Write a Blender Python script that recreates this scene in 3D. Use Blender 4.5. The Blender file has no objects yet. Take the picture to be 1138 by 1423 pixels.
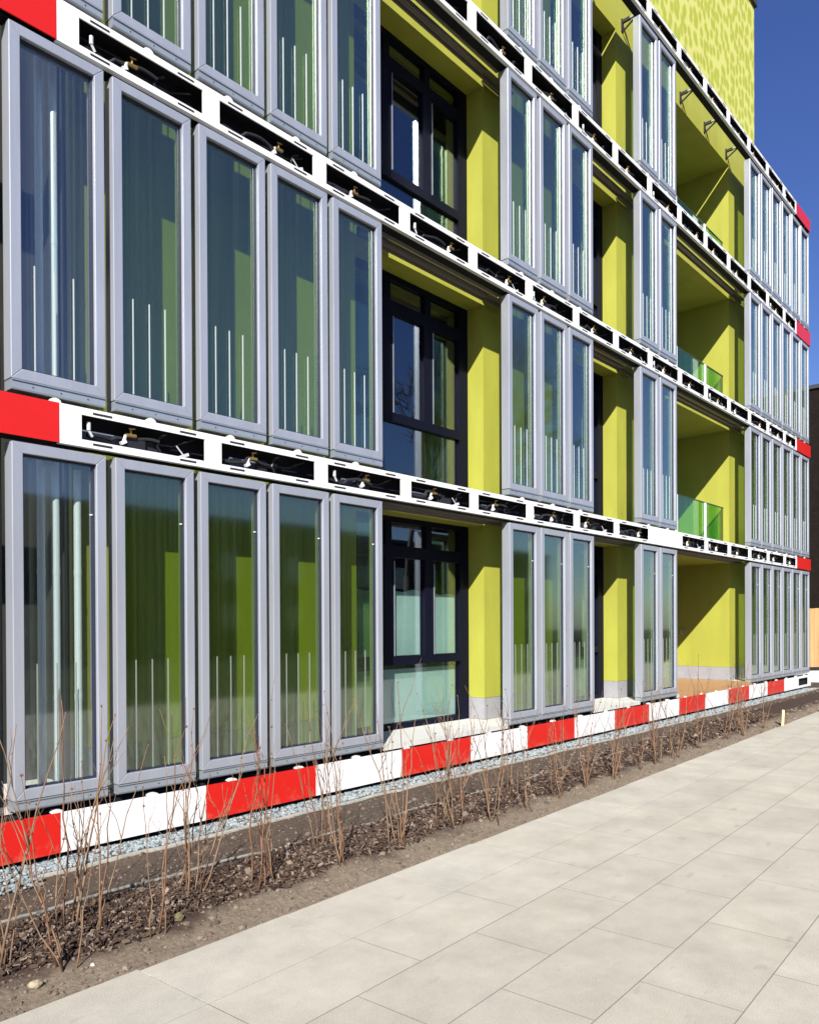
import bpy, math, random
from mathutils import Vector, Matrix, noise
R = math.radians
scene = bpy.context.scene
col = scene.collection
rng = random.Random(7)

# ------------------------------------------------------------------ helpers
class MB:
    """collects shapes; build() links them as ONE mesh object"""
    def __init__(self):
        self.v, self.f, self.mi = [], [], []
    def quad(self, pts, m=0):
        n = len(self.v); self.v += [tuple(p) for p in pts]
        self.f.append(tuple(range(n, n + len(pts)))); self.mi.append(m)
    def hexa(self, p, m=0):
        n = len(self.v); self.v += [tuple(q) for q in p]
        for f in ((0, 3, 2, 1), (4, 5, 6, 7), (0, 1, 5, 4), (1, 2, 6, 5), (2, 3, 7, 6), (3, 0, 4, 7)):
            self.f.append(tuple(n + i for i in f)); self.mi.append(m)
    def box(self, x0, x1, y0, y1, z0, z1, m=0):
        self.hexa([(x0, y0, z0), (x1, y0, z0), (x1, y1, z0), (x0, y1, z0),
                   (x0, y0, z1), (x1, y0, z1), (x1, y1, z1), (x0, y1, z1)], m)
    def obox(self, c, a, b, d, m=0):
        """box from centre and three half-axis vectors"""
        c, a, b, d = Vector(c), Vector(a), Vector(b), Vector(d)
        self.hexa([c - a - b - d, c + a - b - d, c + a + b - d, c - a + b - d,
                   c - a - b + d, c + a - b + d, c + a + b + d, c - a + b + d], m)
    def tube(self, pts, rad, n=8, m=0, caps=True):
        pts = [Vector(p) for p in pts]
        if not isinstance(rad, (list, tuple)): rad = [rad] * len(pts)
        base = len(self.v)
        t0 = (pts[1] - pts[0]).normalized()
        up = Vector((0, 0, 1)) if abs(t0.z) < .9 else Vector((1, 0, 0))
        u = t0.cross(up).normalized()
        for i, p in enumerate(pts):
            t = (pts[min(i + 1, len(pts) - 1)] - pts[max(i - 1, 0)]).normalized()
            u = (u - t * u.dot(t)).normalized(); w = t.cross(u)
            for k in range(n):
                a = 2 * math.pi * k / n
                self.v.append(tuple(p + (u * math.cos(a) + w * math.sin(a)) * rad[i]))
        for i in range(len(pts) - 1):
            for k in range(n):
                a, b = base + i * n + k, base + i * n + (k + 1) % n
                self.f.append((a, b, b + n, a + n)); self.mi.append(m)
        if caps:
            self.f.append(tuple(base + k for k in reversed(range(n)))); self.mi.append(m)
            e = base + (len(pts) - 1) * n
            self.f.append(tuple(e + k for k in range(n))); self.mi.append(m)
    def prism(self, prof, axis, a0, a1, m=0):
        """closed outline prof (2-D) swept along an axis"""
        def P(q, a):
            return {'x': (a, q[0], q[1]), 'y': (q[0], a, q[1]), 'z': (q[0], q[1], a)}[axis]
        n = len(self.v); k = len(prof)
        self.v += [P(q, a0) for q in prof] + [P(q, a1) for q in prof]
        for i in range(k):
            j = (i + 1) % k
            self.f.append((n + i, n + j, n + k + j, n + k + i)); self.mi.append(m)
        self.f.append(tuple(n + i for i in reversed(range(k)))); self.mi.append(m)
        self.f.append(tuple(n + k + i for i in range(k))); self.mi.append(m)
    def build(self, name, mats, parent=None, smooth=False, bevel=0):
        me = bpy.data.meshes.new(name)
        me.from_pydata(self.v, [], self.f)
        if not isinstance(mats, (list, tuple)): mats = [mats]
        for mt in mats: me.materials.append(mt)
        me.polygons.foreach_set('material_index', self.mi)
        if smooth: me.polygons.foreach_set('use_smooth', [True] * len(self.f))
        me.validate(); me.update()
        import bmesh
        bm = bmesh.new(); bm.from_mesh(me)
        bmesh.ops.recalc_face_normals(bm, faces=bm.faces); bm.to_mesh(me); bm.free()
        o = bpy.data.objects.new(name, me); col.objects.link(o)
        if parent: o.parent = parent
        if bevel:
            b = o.modifiers.new('bevel', 'BEVEL'); b.width = bevel; b.segments = 2; b.limit_method = 'ANGLE'
        return o

def tag(o, label=None, cat=None, group=None, kind=None):
    if label: o['label'] = label
    if cat: o['category'] = cat
    if group: o['group'] = group
    if kind: o['kind'] = kind
    return o
def empty(name, loc=(0, 0, 0)):
    o = bpy.data.objects.new(name, None); o.empty_display_size = .2
    o.location = loc; col.objects.link(o); return o
def copy_tree(o, parent=None):
    c = o.copy(); col.objects.link(c)
    if parent: c.parent = parent
    for ch in list(o.children): copy_tree(ch, c)
    return c

# ------------------------------------------------------------------ materials
def mat(name, colr, rough=.6, metal=0.0, spec=.5, var=0.0, vscale=3.0, bump=0.0, bscale=40.0, stretch=(1, 1, 1)):
    m = bpy.data.materials.new(name); m.use_nodes = True
    nt = m.node_tree; b = nt.nodes['Principled BSDF']
    b.inputs['Base Color'].default_value = (*colr, 1)
    b.inputs['Roughness'].default_value = rough
    b.inputs['Metallic'].default_value = metal
    b.inputs['Specular IOR Level'].default_value = spec
    if var or bump:
        tc = nt.nodes.new('ShaderNodeTexCoord'); mp = nt.nodes.new('ShaderNodeMapping')
        mp.inputs['Scale'].default_value = stretch
        nt.links.new(tc.outputs['Object'], mp.inputs['Vector'])
    if var:
        n = nt.nodes.new('ShaderNodeTexNoise'); n.inputs['Scale'].default_value = vscale; n.inputs['Detail'].default_value = 8
        n.inputs['Roughness'].default_value = .65
        nt.links.new(mp.outputs[0], n.inputs['Vector'])
        r = nt.nodes.new('ShaderNodeMapRange')
        r.inputs['From Min'].default_value = .3; r.inputs['From Max'].default_value = .7
        r.inputs['To Min'].default_value = 1 - var; r.inputs['To Max'].default_value = 1 + var
        nt.links.new(n.outputs['Fac'], r.inputs['Value'])
        mx = nt.nodes.new('ShaderNodeVectorMath'); mx.operation = 'SCALE'
        mx.inputs[0].default_value = colr
        nt.links.new(r.outputs[0], mx.inputs['Scale'])
        nt.links.new(mx.outputs[0], b.inputs['Base Color'])
    if bump:
        n2 = nt.nodes.new('ShaderNodeTexNoise'); n2.inputs['Scale'].default_value = bscale; n2.inputs['Detail'].default_value = 4
        nt.links.new(mp.outputs[0], n2.inputs['Vector'])
        bp = nt.nodes.new('ShaderNodeBump'); bp.inputs['Strength'].default_value = bump; bp.inputs['Distance'].default_value = .01
        nt.links.new(n2.outputs['Fac'], bp.inputs['Height']); nt.links.new(bp.outputs[0], b.inputs['Normal'])
    return m

def glass(name, tint, f0, residue_sheen=0.0, rcol=(.25, .3, .2), rough=.0, power=5.0):
    """clear tinted sheet: mirror part by angle, rest straight through, dried algae film mixed with painted reflection streaks"""
    m = bpy.data.materials.new(name); m.use_nodes = True
    nt = m.node_tree; nt.nodes.clear(); N = nt.nodes.new; L = nt.links.new
    out = N('ShaderNodeOutputMaterial')
    tr = N('ShaderNodeBsdfTransparent'); tr.inputs[0].default_value = (*tint, 1)
    gl = N('ShaderNodeBsdfGlossy'); gl.inputs['Roughness'].default_value = rough
    gl.inputs['Color'].default_value = (.88, .94, 1, 1)
    geo = N('ShaderNodeNewGeometry'); dot = N('ShaderNodeVectorMath'); dot.operation = 'DOT_PRODUCT'
    L(geo.outputs['Normal'], dot.inputs[0]); L(geo.outputs['Incoming'], dot.inputs[1])
    ab = N('ShaderNodeMath'); ab.operation = 'ABSOLUTE'; L(dot.outputs['Value'], ab.inputs[0])
    om = N('ShaderNodeMath'); om.operation = 'SUBTRACT'; om.inputs[0].default_value = 1; L(ab.outputs[0], om.inputs[1])
    pw = N('ShaderNodeMath'); pw.operation = 'POWER'; pw.inputs[1].default_value = power; L(om.outputs[0], pw.inputs[0])
    mr = N('ShaderNodeMapRange'); mr.inputs['To Min'].default_value = f0; mr.inputs['To Max'].default_value = 1
    L(pw.outputs[0], mr.inputs['Value'])
    body = tr
    if residue_sheen:
        df = N('ShaderNodeBsdfDiffuse'); df.inputs[0].default_value = (*rcol, 1)
        tl = N('ShaderNodeBsdfTranslucent'); tl.inputs[0].default_value = (*rcol, 1)
        m2 = N('ShaderNodeMixShader'); m2.inputs[0].default_value = .4; L(df.outputs[0], m2.inputs[1]); L(tl.outputs[0], m2.inputs[2])
        tc = N('ShaderNodeTexCoord'); mp = N('ShaderNodeMapping'); mp.inputs['Scale'].default_value = (20, 1, .10)
        L(tc.outputs['Object'], mp.inputs['Vector'])
        no = N('ShaderNodeTexNoise'); no.inputs['Scale'].default_value = 2.2; no.inputs['Detail'].default_value = 6
        oi = N('ShaderNodeObjectInfo'); no.noise_dimensions = '4D'
        ml = N('ShaderNodeMath'); ml.operation = 'MULTIPLY'; ml.inputs[1].default_value = 50; L(oi.outputs['Random'], ml.inputs[0])
        L(ml.outputs[0], no.inputs['W']); L(mp.outputs[0], no.inputs['Vector'])
        r2 = N('ShaderNodeMapRange'); r2.inputs['From Min'].default_value = .42; r2.inputs['From Max'].default_value = .72
        r2.inputs['To Min'].default_value = residue_sheen * .25; r2.inputs['To Max'].default_value = residue_sheen * 3.2  # pale streaks stand for dried algae and for silvery reflections
        L(no.outputs['Fac'], r2.inputs['Value'])
        mb = N('ShaderNodeMixShader'); L(r2.outputs[0], mb.inputs[0]); L(tr.outputs[0], mb.inputs[1]); L(m2.outputs[0], mb.inputs[2])
        body = mb
    mx = N('ShaderNodeMixShader'); L(mr.outputs[0], mx.inputs[0]); L(body.outputs[0], mx.inputs[1]); L(gl.outputs[0], mx.inputs[2])
    L(mx.outputs[0], out.inputs[0])
    return m

M = {}
M['alu'] = mat('anodised aluminium', (.39, .41, .455), .36, .5, .5, .10, 1.6, .03, 300, (3, 3, .5))
M['sillm'] = mat('folded aluminium sill', (.34, .38, .42), .34, .55, .5, .12, 2.0)
M['gasket'] = mat('dark rubber gasket', (.012, .014, .03), .5)
M['white'] = mat('white coated steel', (.62, .62, .62), .35, 0, .5, .02, 4)
M['red'] = mat('red coated steel', (.47, .011, .007), .3, 0, .5, .05, 2.5)
def splash(name, colr, dirt):
    m = mat(name, colr, .35, 0, .5); nt = m.node_tree; N = nt.nodes.new; L = nt.links.new; b = nt.nodes['Principled BSDF']
    tc = N('ShaderNodeTexCoord'); n = N('ShaderNodeTexNoise'); n.inputs['Scale'].default_value = 9; n.inputs['Detail'].default_value = 10; n.inputs['Roughness'].default_value = .75
    L(tc.outputs['Object'], n.inputs['Vector'])
    sx = N('ShaderNodeSeparateXYZ'); L(tc.outputs['Object'], sx.inputs[0])
    mr = N('ShaderNodeMapRange'); mr.inputs['From Min'].default_value = .06; mr.inputs['From Max'].default_value = .3; mr.inputs['To Min'].default_value = .46; mr.inputs['To Max'].default_value = .64
    L(sx.outputs[2], mr.inputs['Value'])
    d = N('ShaderNodeMath'); d.operation = 'SUBTRACT'; L(n.outputs['Fac'], d.inputs[0]); L(mr.outputs[0], d.inputs[1])
    k = N('ShaderNodeMapRange'); k.inputs['From Max'].default_value = .12; k.inputs['To Max'].default_value = .55; L(d.outputs[0], k.inputs['Value'])
    mx = N('ShaderNodeMix'); mx.data_type = 'RGBA'; mx.inputs[6].default_value = (*colr, 1); mx.inputs[7].default_value = (*dirt, 1); L(k.outputs[0], mx.inputs[0])
    L(mx.outputs[2], b.inputs['Base Color']); return m
M['red_s'] = splash('red steel splashed with earth', (.47, .011, .007), (.42, .10, .06))
M['white_s'] = splash('white steel splashed with earth', (.62, .62, .62), (.40, .36, .30))
M['slot'] = mat('dark slot', (.01, .01, .012), .7)
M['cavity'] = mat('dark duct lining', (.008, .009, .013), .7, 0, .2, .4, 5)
M['galv'] = mat('galvanised steel', (.33, .36, .40), .4, .6, .5, .15, 6)
M['slate'] = mat('dark grey duct plate', (.16, .185, .225), .5, .2, .5, .3, 6)
M['hose'] = mat('black rubber hose', (.015, .015, .017), .45)
M['brass'] = mat('brass fitting', (.40, .27, .09), .4, .8)
M['whiteplastic'] = mat('white plastic', (.55, .55, .54), .4)
M['yellow'] = mat('lime plaster', (.285, .287, .037), .6, 0, .45, .11, 1.3, .25, 160, (1.6, 1.6, .5))
M['cornerw'] = mat('dark fibre cement', (.018, .019, .015), .7, 0, .3, .3, 2)
M['concrete'] = mat('grey plinth concrete', (.24, .24, .25), .8, 0, .3, .12, 4, .15, 60)
M['deck'] = mat('pale stone deck', (.44, .44, .41), .7, 0, .3, .06, 3)
M['wooddeck'] = mat('brown timber deck', (.33, .19, .085), .7, 0, .3, .15, 6, 0, 1, (1, 12, 1))
M['navy'] = mat('navy window frame', (.003, .0036, .011), .5, 0, .10)
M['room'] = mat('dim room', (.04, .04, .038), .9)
M['curtain'] = mat('pale window film', (.50, .60, .56), .9, 0, .2, .07, 3)
M['rail'] = mat('brown grey shutter rail', (.22, .19, .17), .4, .4)
M['steel'] = mat('glint white tube', (.78, .82, .82), .25, 0)  # steel pipes; the white base colour paints their sun glints
M['greyplastic'] = mat('pale grey plastic', (.42, .43, .44), .45)
M['rod'] = mat('white glass spacer', (.34, .38, .38), .35)
M['rod_dull'] = mat('grey dulled spacer', (.15, .165, .145), .6)
M['handrail'] = mat('dark green handrail', (.02, .035, .02), .4)
M['handle'] = mat('pale handle', (.6, .6, .58), .3, .6)
M['pane'] = glass('algae panel glass', (.80, .895, .64), .125, .026, (.17, .22, .18), .055, 2.8)
M['pane_clear'] = glass('clear panel glass', (.90, .94, .93), .11, .05, (.20, .24, .23), .04, 2.6)
M['winglass'] = glass('window glass', (.80, .87, .85), .12, 0, (.3, .3, .3), 0, 4.0)
M['railglass'] = glass('green balustrade glass', (.50, .80, .36), .05, .03, (.3, .6, .3), 0, 5)
M['stem'] = mat('tan twig bark', (.165, .105, .064), .8, 0, .2, .35, 9)
M['stem2'] = mat('reddish twig bark', (.15, .078, .045), .8, 0, .2, .35, 9)
M['stake'] = mat('pale sawn timber', (.62, .50, .25), .7)
M['pipe'] = mat('grey plastic hose', (.17, .16, .14), .6, 0, .3, .3, 10)
M['bark'] = mat('grey bark', (.055, .048, .042), .9)
M['timber'] = mat('larch boards', (.48, .27, .12), .7, 0, .3, .2, 2.2, 0, 1, (1, 4, .3))
M['coping'] = mat('dark metal coping', (.03, .035, .04), .5)

def island_mat(name, cols, rough=.85):
    m = bpy.data.materials.new(name); m.use_nodes = True; nt = m.node_tree; b = nt.nodes['Principled BSDF']
    b.inputs['Roughness'].default_value = rough; b.inputs['Specular IOR Level'].default_value = .25
    g = nt.nodes.new('ShaderNodeNewGeometry'); r = nt.nodes.new('ShaderNodeValToRGB')
    e = r.color_ramp.elements
    while len(e) < len(cols): e.new(.5)
    for i, c in enumerate(cols):
        e[i].position = i / (len(cols) - 1); e[i].color = (*c, 1)
    nt.links.new(g.outputs['Random Per Island'], r.inputs[0]); nt.links.new(r.outputs[0], b.inputs['Base Color'])
    return m
M['chips'] = island_mat('bark chips', [(.018, .012, .009), (.036, .022, .015), (.058, .034, .022), (.08, .052, .037), (.19, .15, .115)])
M['stones'] = island_mat('pale gravel', [(.08, .10, .11), (.15, .185, .195), (.20, .24, .25), (.27, .29, .29), (.12, .135, .135)])
M['clods'] = island_mat('earth clods', [(.06, .045, .034), (.10, .075, .056), (.17, .135, .10), (.085, .062, .046)])

# lime wall printed with a darker drop pattern
def drops():
    m = bpy.data.materials.new('lime wall with drop pattern'); m.use_nodes = True; nt = m.node_tree; N = nt.nodes.new; L = nt.links.new
    b = nt.nodes['Principled BSDF']; b.inputs['Roughness'].default_value = .7; b.inputs['Specular IOR Level'].default_value = .3
    tc = N('ShaderNodeTexCoord'); mp = N('ShaderNodeMapping'); mp.inputs['Scale'].default_value = (5.0, 1, 3.5)
    L(tc.outputs['Object'], mp.inputs['Vector'])
    no = N('ShaderNodeTexNoise'); no.inputs['Scale'].default_value = 1.3; no.inputs['Detail'].default_value = 3
    L(mp.outputs[0], no.inputs['Vector'])
    sc = N('ShaderNodeVectorMath'); sc.operation = 'SCALE'; sc.inputs['Scale'].default_value = .5; L(no.outputs['Color'], sc.inputs[0])
    ad = N('ShaderNodeVectorMath'); L(mp.outputs[0], ad.inputs[0]); L(sc.outputs[0], ad.inputs[1])
    sp = N('ShaderNodeSeparateXYZ'); cb = N('ShaderNodeCombineXYZ'); L(ad.outputs[0], sp.inputs[0]); L(sp.outputs[0], cb.inputs[0]); L(sp.outputs[2], cb.inputs[1])
    vo = N('ShaderNodeTexVoronoi'); vo.voronoi_dimensions = '2D'; vo.inputs['Scale'].default_value = 1.0; vo.inputs['Randomness'].default_value = .8
    L(cb.outputs[0], vo.inputs['Vector'])
    r = N('ShaderNodeValToRGB'); e = r.color_ramp.elements
    e[0].position = .28; e[0].color = (.29, .315, .035, 1); e[1].position = .55; e[1].color = (.45, .44, .13, 1)
    L(vo.outputs['Distance'], r.inputs[0]); L(r.outputs[0], b.inputs['Base Color'])
    return m
M['drops'] = drops()

def brickmat(name, c1, c2, mortar, scale=4.5):
    m = bpy.data.materials.new(name); m.use_nodes = True; nt = m.node_tree; N = nt.nodes.new; L = nt.links.new
    b = nt.nodes['Principled BSDF']; b.inputs['Roughness'].default_value = .9; b.inputs['Specular IOR Level'].default_value = .1
    tc = N('ShaderNodeTexCoord'); sx = N('ShaderNodeSeparateXYZ'); cx = N('ShaderNodeCombineXYZ'); ad = N('ShaderNodeMath')
    L(tc.outputs['Object'], sx.inputs[0]); L(sx.outputs[0], ad.inputs[0]); L(sx.outputs[1], ad.inputs[1])
    L(ad.outputs[0], cx.inputs[0]); L(sx.outputs[2], cx.inputs[1])
    br = N('ShaderNodeTexBrick'); br.inputs['Scale'].default_value = scale
    br.inputs['Color1'].default_value = (*c1, 1); br.inputs['Color2'].default_value = (*c2, 1); br.inputs['Mortar'].default_value = (*mortar, 1)
    br.inputs['Mortar Size'].default_value = .015
    L(cx.outputs[0], br.inputs['Vector']); L(br.outputs['Color'], b.inputs['Base Color'])
    return m
M['brick'] = brickmat('dark brown brick', (.008, .006, .005), (.013, .009, .007), (.010, .008, .007))
M['brick2'] = brickmat('dull brown brick', (.030, .026, .022), (.045, .036, .03), (.05, .045, .04))

def paving(joints=True):
    m = bpy.data.materials.new('pale concrete slabs'); m.use_nodes = True; nt = m.node_tree; N = nt.nodes.new; L = nt.links.new
    b = nt.nodes['Principled BSDF']; b.inputs['Roughness'].default_value = .8; b.inputs['Specular IOR Level'].default_value = .3
    tc = N('ShaderNodeTexCoord')
    br = N('ShaderNodeTexBrick'); br.inputs['Scale'].default_value = 1; br.inputs['Brick Width'].default_value = 1.0
    br.inputs['Row Height'].default_value = .5; br.inputs['Mortar Size'].default_value = .003; br.inputs['Mortar Smooth'].default_value = .3
    br.offset = .5; br.inputs['Bias'].default_value = 0
    br.inputs['Color1'].default_value = (.335, .318, .274, 1); br.inputs['Color2'].default_value = (.368, .351, .305, 1)
    br.inputs['Mortar'].default_value = (.175, .16, .135, 1)
    of = N('ShaderNodeVectorMath'); of.inputs[1].default_value = (.5, 0, 0); L(tc.outputs['Object'], of.inputs[0]); L(of.outputs[0], br.inputs['Vector'])
    n1 = N('ShaderNodeTexNoise'); n1.inputs['Scale'].default_value = 2.2; n1.inputs['Detail'].default_value = 10; n1.inputs['Roughness'].default_value = .7
    L(tc.outputs['Object'], n1.inputs['Vector'])
    r1 = N('ShaderNodeMapRange'); r1.inputs['From Min'].default_value = .3; r1.inputs['From Max'].default_value = .7
    r1.inputs['To Min'].default_value = .82; r1.inputs['To Max'].default_value = 1.13; L(n1.outputs['Fac'], r1.inputs['Value'])
    n2 = N('ShaderNodeTexNoise'); n2.inputs['Scale'].default_value = 170; n2.inputs['Detail'].default_value = 4; L(tc.outputs['Object'], n2.inputs['Vector'])
    r2 = N('ShaderNodeMapRange'); r2.inputs['From Min'].default_value = .35; r2.inputs['From Max'].default_value = .65
    r2.inputs['To Min'].default_value = .80; r2.inputs['To Max'].default_value = 1.12; L(n2.outputs['Fac'], r2.inputs['Value'])
    # dull stains with a shape of their own
    mp = N('ShaderNodeMapping'); mp.inputs['Scale'].default_value = (1.4, 3.2, 1); L(tc.outputs['Object'], mp.inputs['Vector'])
    n3 = N('ShaderNodeTexNoise'); n3.inputs['Scale'].default_value = 2.6; n3.inputs['Detail'].default_value = 5; L(mp.outputs[0], n3.inputs['Vector'])
    r3 = N('ShaderNodeMapRange'); r3.inputs['From Min'].default_value = .64; r3.inputs['From Max'].default_value = .74
    r3.inputs['To Min'].default_value = 1.0; r3.inputs['To Max'].default_value = .82; L(n3.outputs['Fac'], r3.inputs['Value'])
    # warm tint drift
    n4 = N('ShaderNodeTexNoise'); n4.inputs['Scale'].default_value = .9; n4.inputs['Detail'].default_value = 6; L(tc.outputs['Object'], n4.inputs['Vector'])
    a = N('ShaderNodeMath'); a.operation = 'MULTIPLY'; L(r1.outputs[0], a.inputs[0]); L(r2.outputs[0], a.inputs[1])
    a2 = N('ShaderNodeMath'); a2.operation = 'MULTIPLY'; L(a.outputs[0], a2.inputs[0]); L(r3.outputs[0], a2.inputs[1])
    if joints: base = br.outputs['Color']
    else:
        ge = N('ShaderNodeNewGeometry'); cr = N('ShaderNodeValToRGB'); cr.color_ramp.elements[0].color = (.342, .326, .283, 1); cr.color_ramp.elements[1].color = (.37, .354, .31, 1)
        L(ge.outputs['Random Per Island'], cr.inputs[0]); base = cr.outputs[0]
    mx = N('ShaderNodeVectorMath'); mx.operation = 'SCALE'; L(base, mx.inputs[0]); L(a2.outputs[0], mx.inputs['Scale'])
    wm = N('ShaderNodeMix'); wm.data_type = 'RGBA'; wm.blend_type = 'MULTIPLY'; wm.inputs[7].default_value = (1.03, .99, .915, 1)
    L(n4.outputs['Fac'], wm.inputs[0]); L(mx.outputs[0], wm.inputs[6]); L(wm.outputs[2], b.inputs['Base Color'])
    bp = N('ShaderNodeBump'); bp.inputs['Strength'].default_value = .5; bp.inputs['Distance'].default_value = .004
    h = N('ShaderNodeMath'); h.operation = 'MULTIPLY_ADD'; h.inputs[1].default_value = -1.6 if joints else 0; L(br.outputs['Fac'], h.inputs[0]); L(n2.outputs['Fac'], h.inputs[2])
    L(h.outputs[0], bp.inputs['Height']); L(bp.outputs[0], b.inputs['Normal'])
    return m
M['joint'] = mat('joint sand', (.075, .07, .06), .95, 0, .1, .3, 30)
M['paving'] = paving(); M['paving_edge'] = paving(False)

def soil():
    m = bpy.data.materials.new('planting bed earth'); m.use_nodes = True; nt = m.node_tree; N = nt.nodes.new; L = nt.links.new
    b = nt.nodes['Principled BSDF']; b.inputs['Roughness'].default_value = .95; b.inputs['Specular IOR Level'].default_value = .15
    tc = N('ShaderNodeTexCoord'); sx = N('ShaderNodeSeparateXYZ'); L(tc.outputs['Object'], sx.inputs[0])
    n0 = N('ShaderNodeTexNoise'); n0.inputs['Scale'].default_value = 3; n0.inputs['Detail'].default_value = 8; L(tc.outputs['Object'], n0.inputs['Vector'])
    w = N('ShaderNodeMath'); w.operation = 'MULTIPLY_ADD'; w.inputs[1].default_value = .5; L(n0.outputs['Fac'], w.inputs[0])
    # distance from the slanting paving edge
    e = N('ShaderNodeMath'); e.operation = 'MULTIPLY_ADD'; e.inputs[1].default_value = -.033; L(sx.outputs[0], e.inputs[0]); L(sx.outputs[1], e.inputs[2])
    L(e.outputs[0], w.inputs[2])
    r = N('ShaderNodeValToRGB'); r.color_ramp.interpolation = 'LINEAR'; el = r.color_ramp.elements
    mr = N('ShaderNodeMapRange'); mr.inputs['From Min'].default_value = 3.7; mr.inputs['From Max'].default_value = 6.2; L(w.outputs[0], mr.inputs['Value'])
    el[0].position = 0; el[0].color = (.19, .152, .112, 1)
    el[1].position = 1; el[1].color = (.15, .115, .08, 1)
    for p, c in ((.20, (.165, .13, .094)), (.27, (.05, .032, .025)), (.50, (.048, .032, .025)), (.56, (.075, .058, .044)), (.80, (.068, .050, .037)), (.9, (.125, .096, .068))):
        q = el.new(p); q.color = (*c, 1)
    L(mr.outputs[0], r.inputs[0])
    n1 = N('ShaderNodeTexNoise'); n1.inputs['Scale'].default_value = 30; n1.inputs['Detail'].default_value = 8; n1.inputs['Roughness'].default_value = .75; L(tc.outputs['Object'], n1.inputs['Vector'])
    r1 = N('ShaderNodeMapRange'); r1.inputs['From Min'].default_value = .3; r1.inputs['From Max'].default_value = .7; r1.inputs['To Min'].default_value = .6; r1.inputs['To Max'].default_value = 1.4
    L(n1.outputs['Fac'], r1.inputs['Value'])
    mx = N('ShaderNodeVectorMath'); mx.operation = 'SCALE'; L(r.outputs[0], mx.inputs[0]); L(r1.outputs[0], mx.inputs['Scale']); L(mx.outputs[0], b.inputs['Base Color'])
    bp = N('ShaderNodeBump'); bp.inputs['Strength'].default_value = .9; bp.inputs['Distance'].default_value = .02; L(n1.outputs['Fac'], bp.inputs['Height']); L(bp.outputs[0], b.inputs['Normal'])
    return m
M['soil'] = soil()

# ------------------------------------------------------------------ layout constants (metres, camera at the origin)
YF = 5.93                 # front of the glass panels and service channels
W = 6.45                  # plaster wall
YW = 6.72                 # windows
GRID = lambda k: 3.085 + .797 * k            # right edge of panel k
TOP = [1.346, 4.398, 7.405, 10.41]           # panel tops
BOT = [-1.365, 1.725, 4.796, 7.845]          # sill undersides
CEIL = [1.36, 4.42, 7.45, 10.50]
FLOOR = [-1.345, 1.74, 4.80, 7.85]
BAND = [(1.387, 1.692), (4.438, 4.762), (7.445, 7.812), (10.54, 10.86)]
OPEN = [(6.38, 8.87), (11.16, 12.87), (14.35, 18.44)]   # window, window, balcony
XL, XR = 3.05, 23.15

# ------------------------------------------------------------------ apartment building
B = tag(empty('apartment_building', (12, W, -1.8)), 'lime green apartment building behind the grey framed glass panels', 'building')
def bpart(mb, name, m, parent=None, **k):
    o = mb.build(name, m, None, **k); p = parent or B
    o.parent = p; o.matrix_parent_inverse = Matrix.Translation((-12, -W, 1.8)) if p is B else Matrix.Identity(4)
    return o
w = MB()
PIERS = [(XL, 6.38), (8.87, 11.16), (12.87, 14.35), (18.44, 20.25)]
for x0, x1 in PIERS: w.box(x0, x1, W, W + .5, -1.04, 11.3)
w.box(20.25, XR, W, W + .5, -1.04, 10.72)
for oi, (x0, x1) in enumerate(OPEN):
    d = .5 if oi < 2 else .3
    for i in range(4):
        z1 = FLOOR[i + 1] if i < 3 else 11.3
        w.box(x0, x1, W, W + d, CEIL[i], z1)
w.box(18.44, 18.7, W + .5, 8.7, -1.04, 11.3); w.box(14.1, 14.35, W + .5, 8.7, -1.04, 11.3)
w.box(14.1, 18.7, 8.7, 9.0, -1.04, 11.3)
for i in range(4): w.box(14.35, 18.44, W + .3, 8.7, CEIL[i], FLOOR[i + 1] if i < 3 else 11.3)
w.box(XL, XL + .3, W + .5, 16, -1.04, 10.72); w.box(XR - .3, XR, W + .5, 16, -1.04, 10.72)
bpart(w, 'wall', M['yellow'])
for x0, x1 in PIERS:
    c = MB(); c.box(x0 + (.003 if x0 > 4 else 0), (x1 if x1 < 20 else XR) - .003, W + .004, W + .5, -1.341, -1.043)
    if x0 > 18: c.box(18.444, 18.7, W + .5, 8.7, -1.344, -1.043)
    bpart(c, 'wall_base', M['concrete'])
# set-back dark wall of the near corner
k = MB(); k.box(-2, XL + .02, 6.98, 7.2, -1.4, 11); k.box(XL - .004, XL + .02, W + .06, 6.98, -1.4, 10.7); bpart(k, 'corner_wall', M['cornerw'])
d = MB()
d.box(.8, 14.35, 6.085, 8.3, -1.405, -1.345); d.box(18.44, XR, 6.085, W + .45, -1.405, -1.345)
for xa, xb in ((6.30, 8.70), (11.08, 12.70), (14.27, 14.35)): d.box(xa, xb, YF + .015, 6.085, -1.405, -1.345)
bpart(d, 'deck_slab', M['deck'])
d = MB(); d.box(14.352, 18.438, YF + .02, 8.7, -1.46, -1.346)
bpart(d, 'balcony_deck', M['wooddeck'])
d = MB()
for z in FLOOR[1:]: d.box(14.36, 18.43, W + .32, 8.69, z + .003, z + .02)
bpart(d, 'balcony_floor', M['deck'])
f = MB(); f.box(.8, XR, 6.25, 16, -2.2, -1.47); bpart(f, 'foundation', M['concrete'])
r = MB(); r.box(XL + .3, XR - .3, 9.0, 16, 10.6, 10.71); bpart(r, 'roof', M['coping'])
p = MB(); p.box(-2, 20.25, W + .003, 16, 11.302, 15.2)
up = bpart(p, 'upper_storey', M['drops'])
p = MB(); p.box(-2.05, 20.31, W - .06, 16, 15.2, 15.36); bpart(p, 'coping', M['coping'], up)
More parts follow.
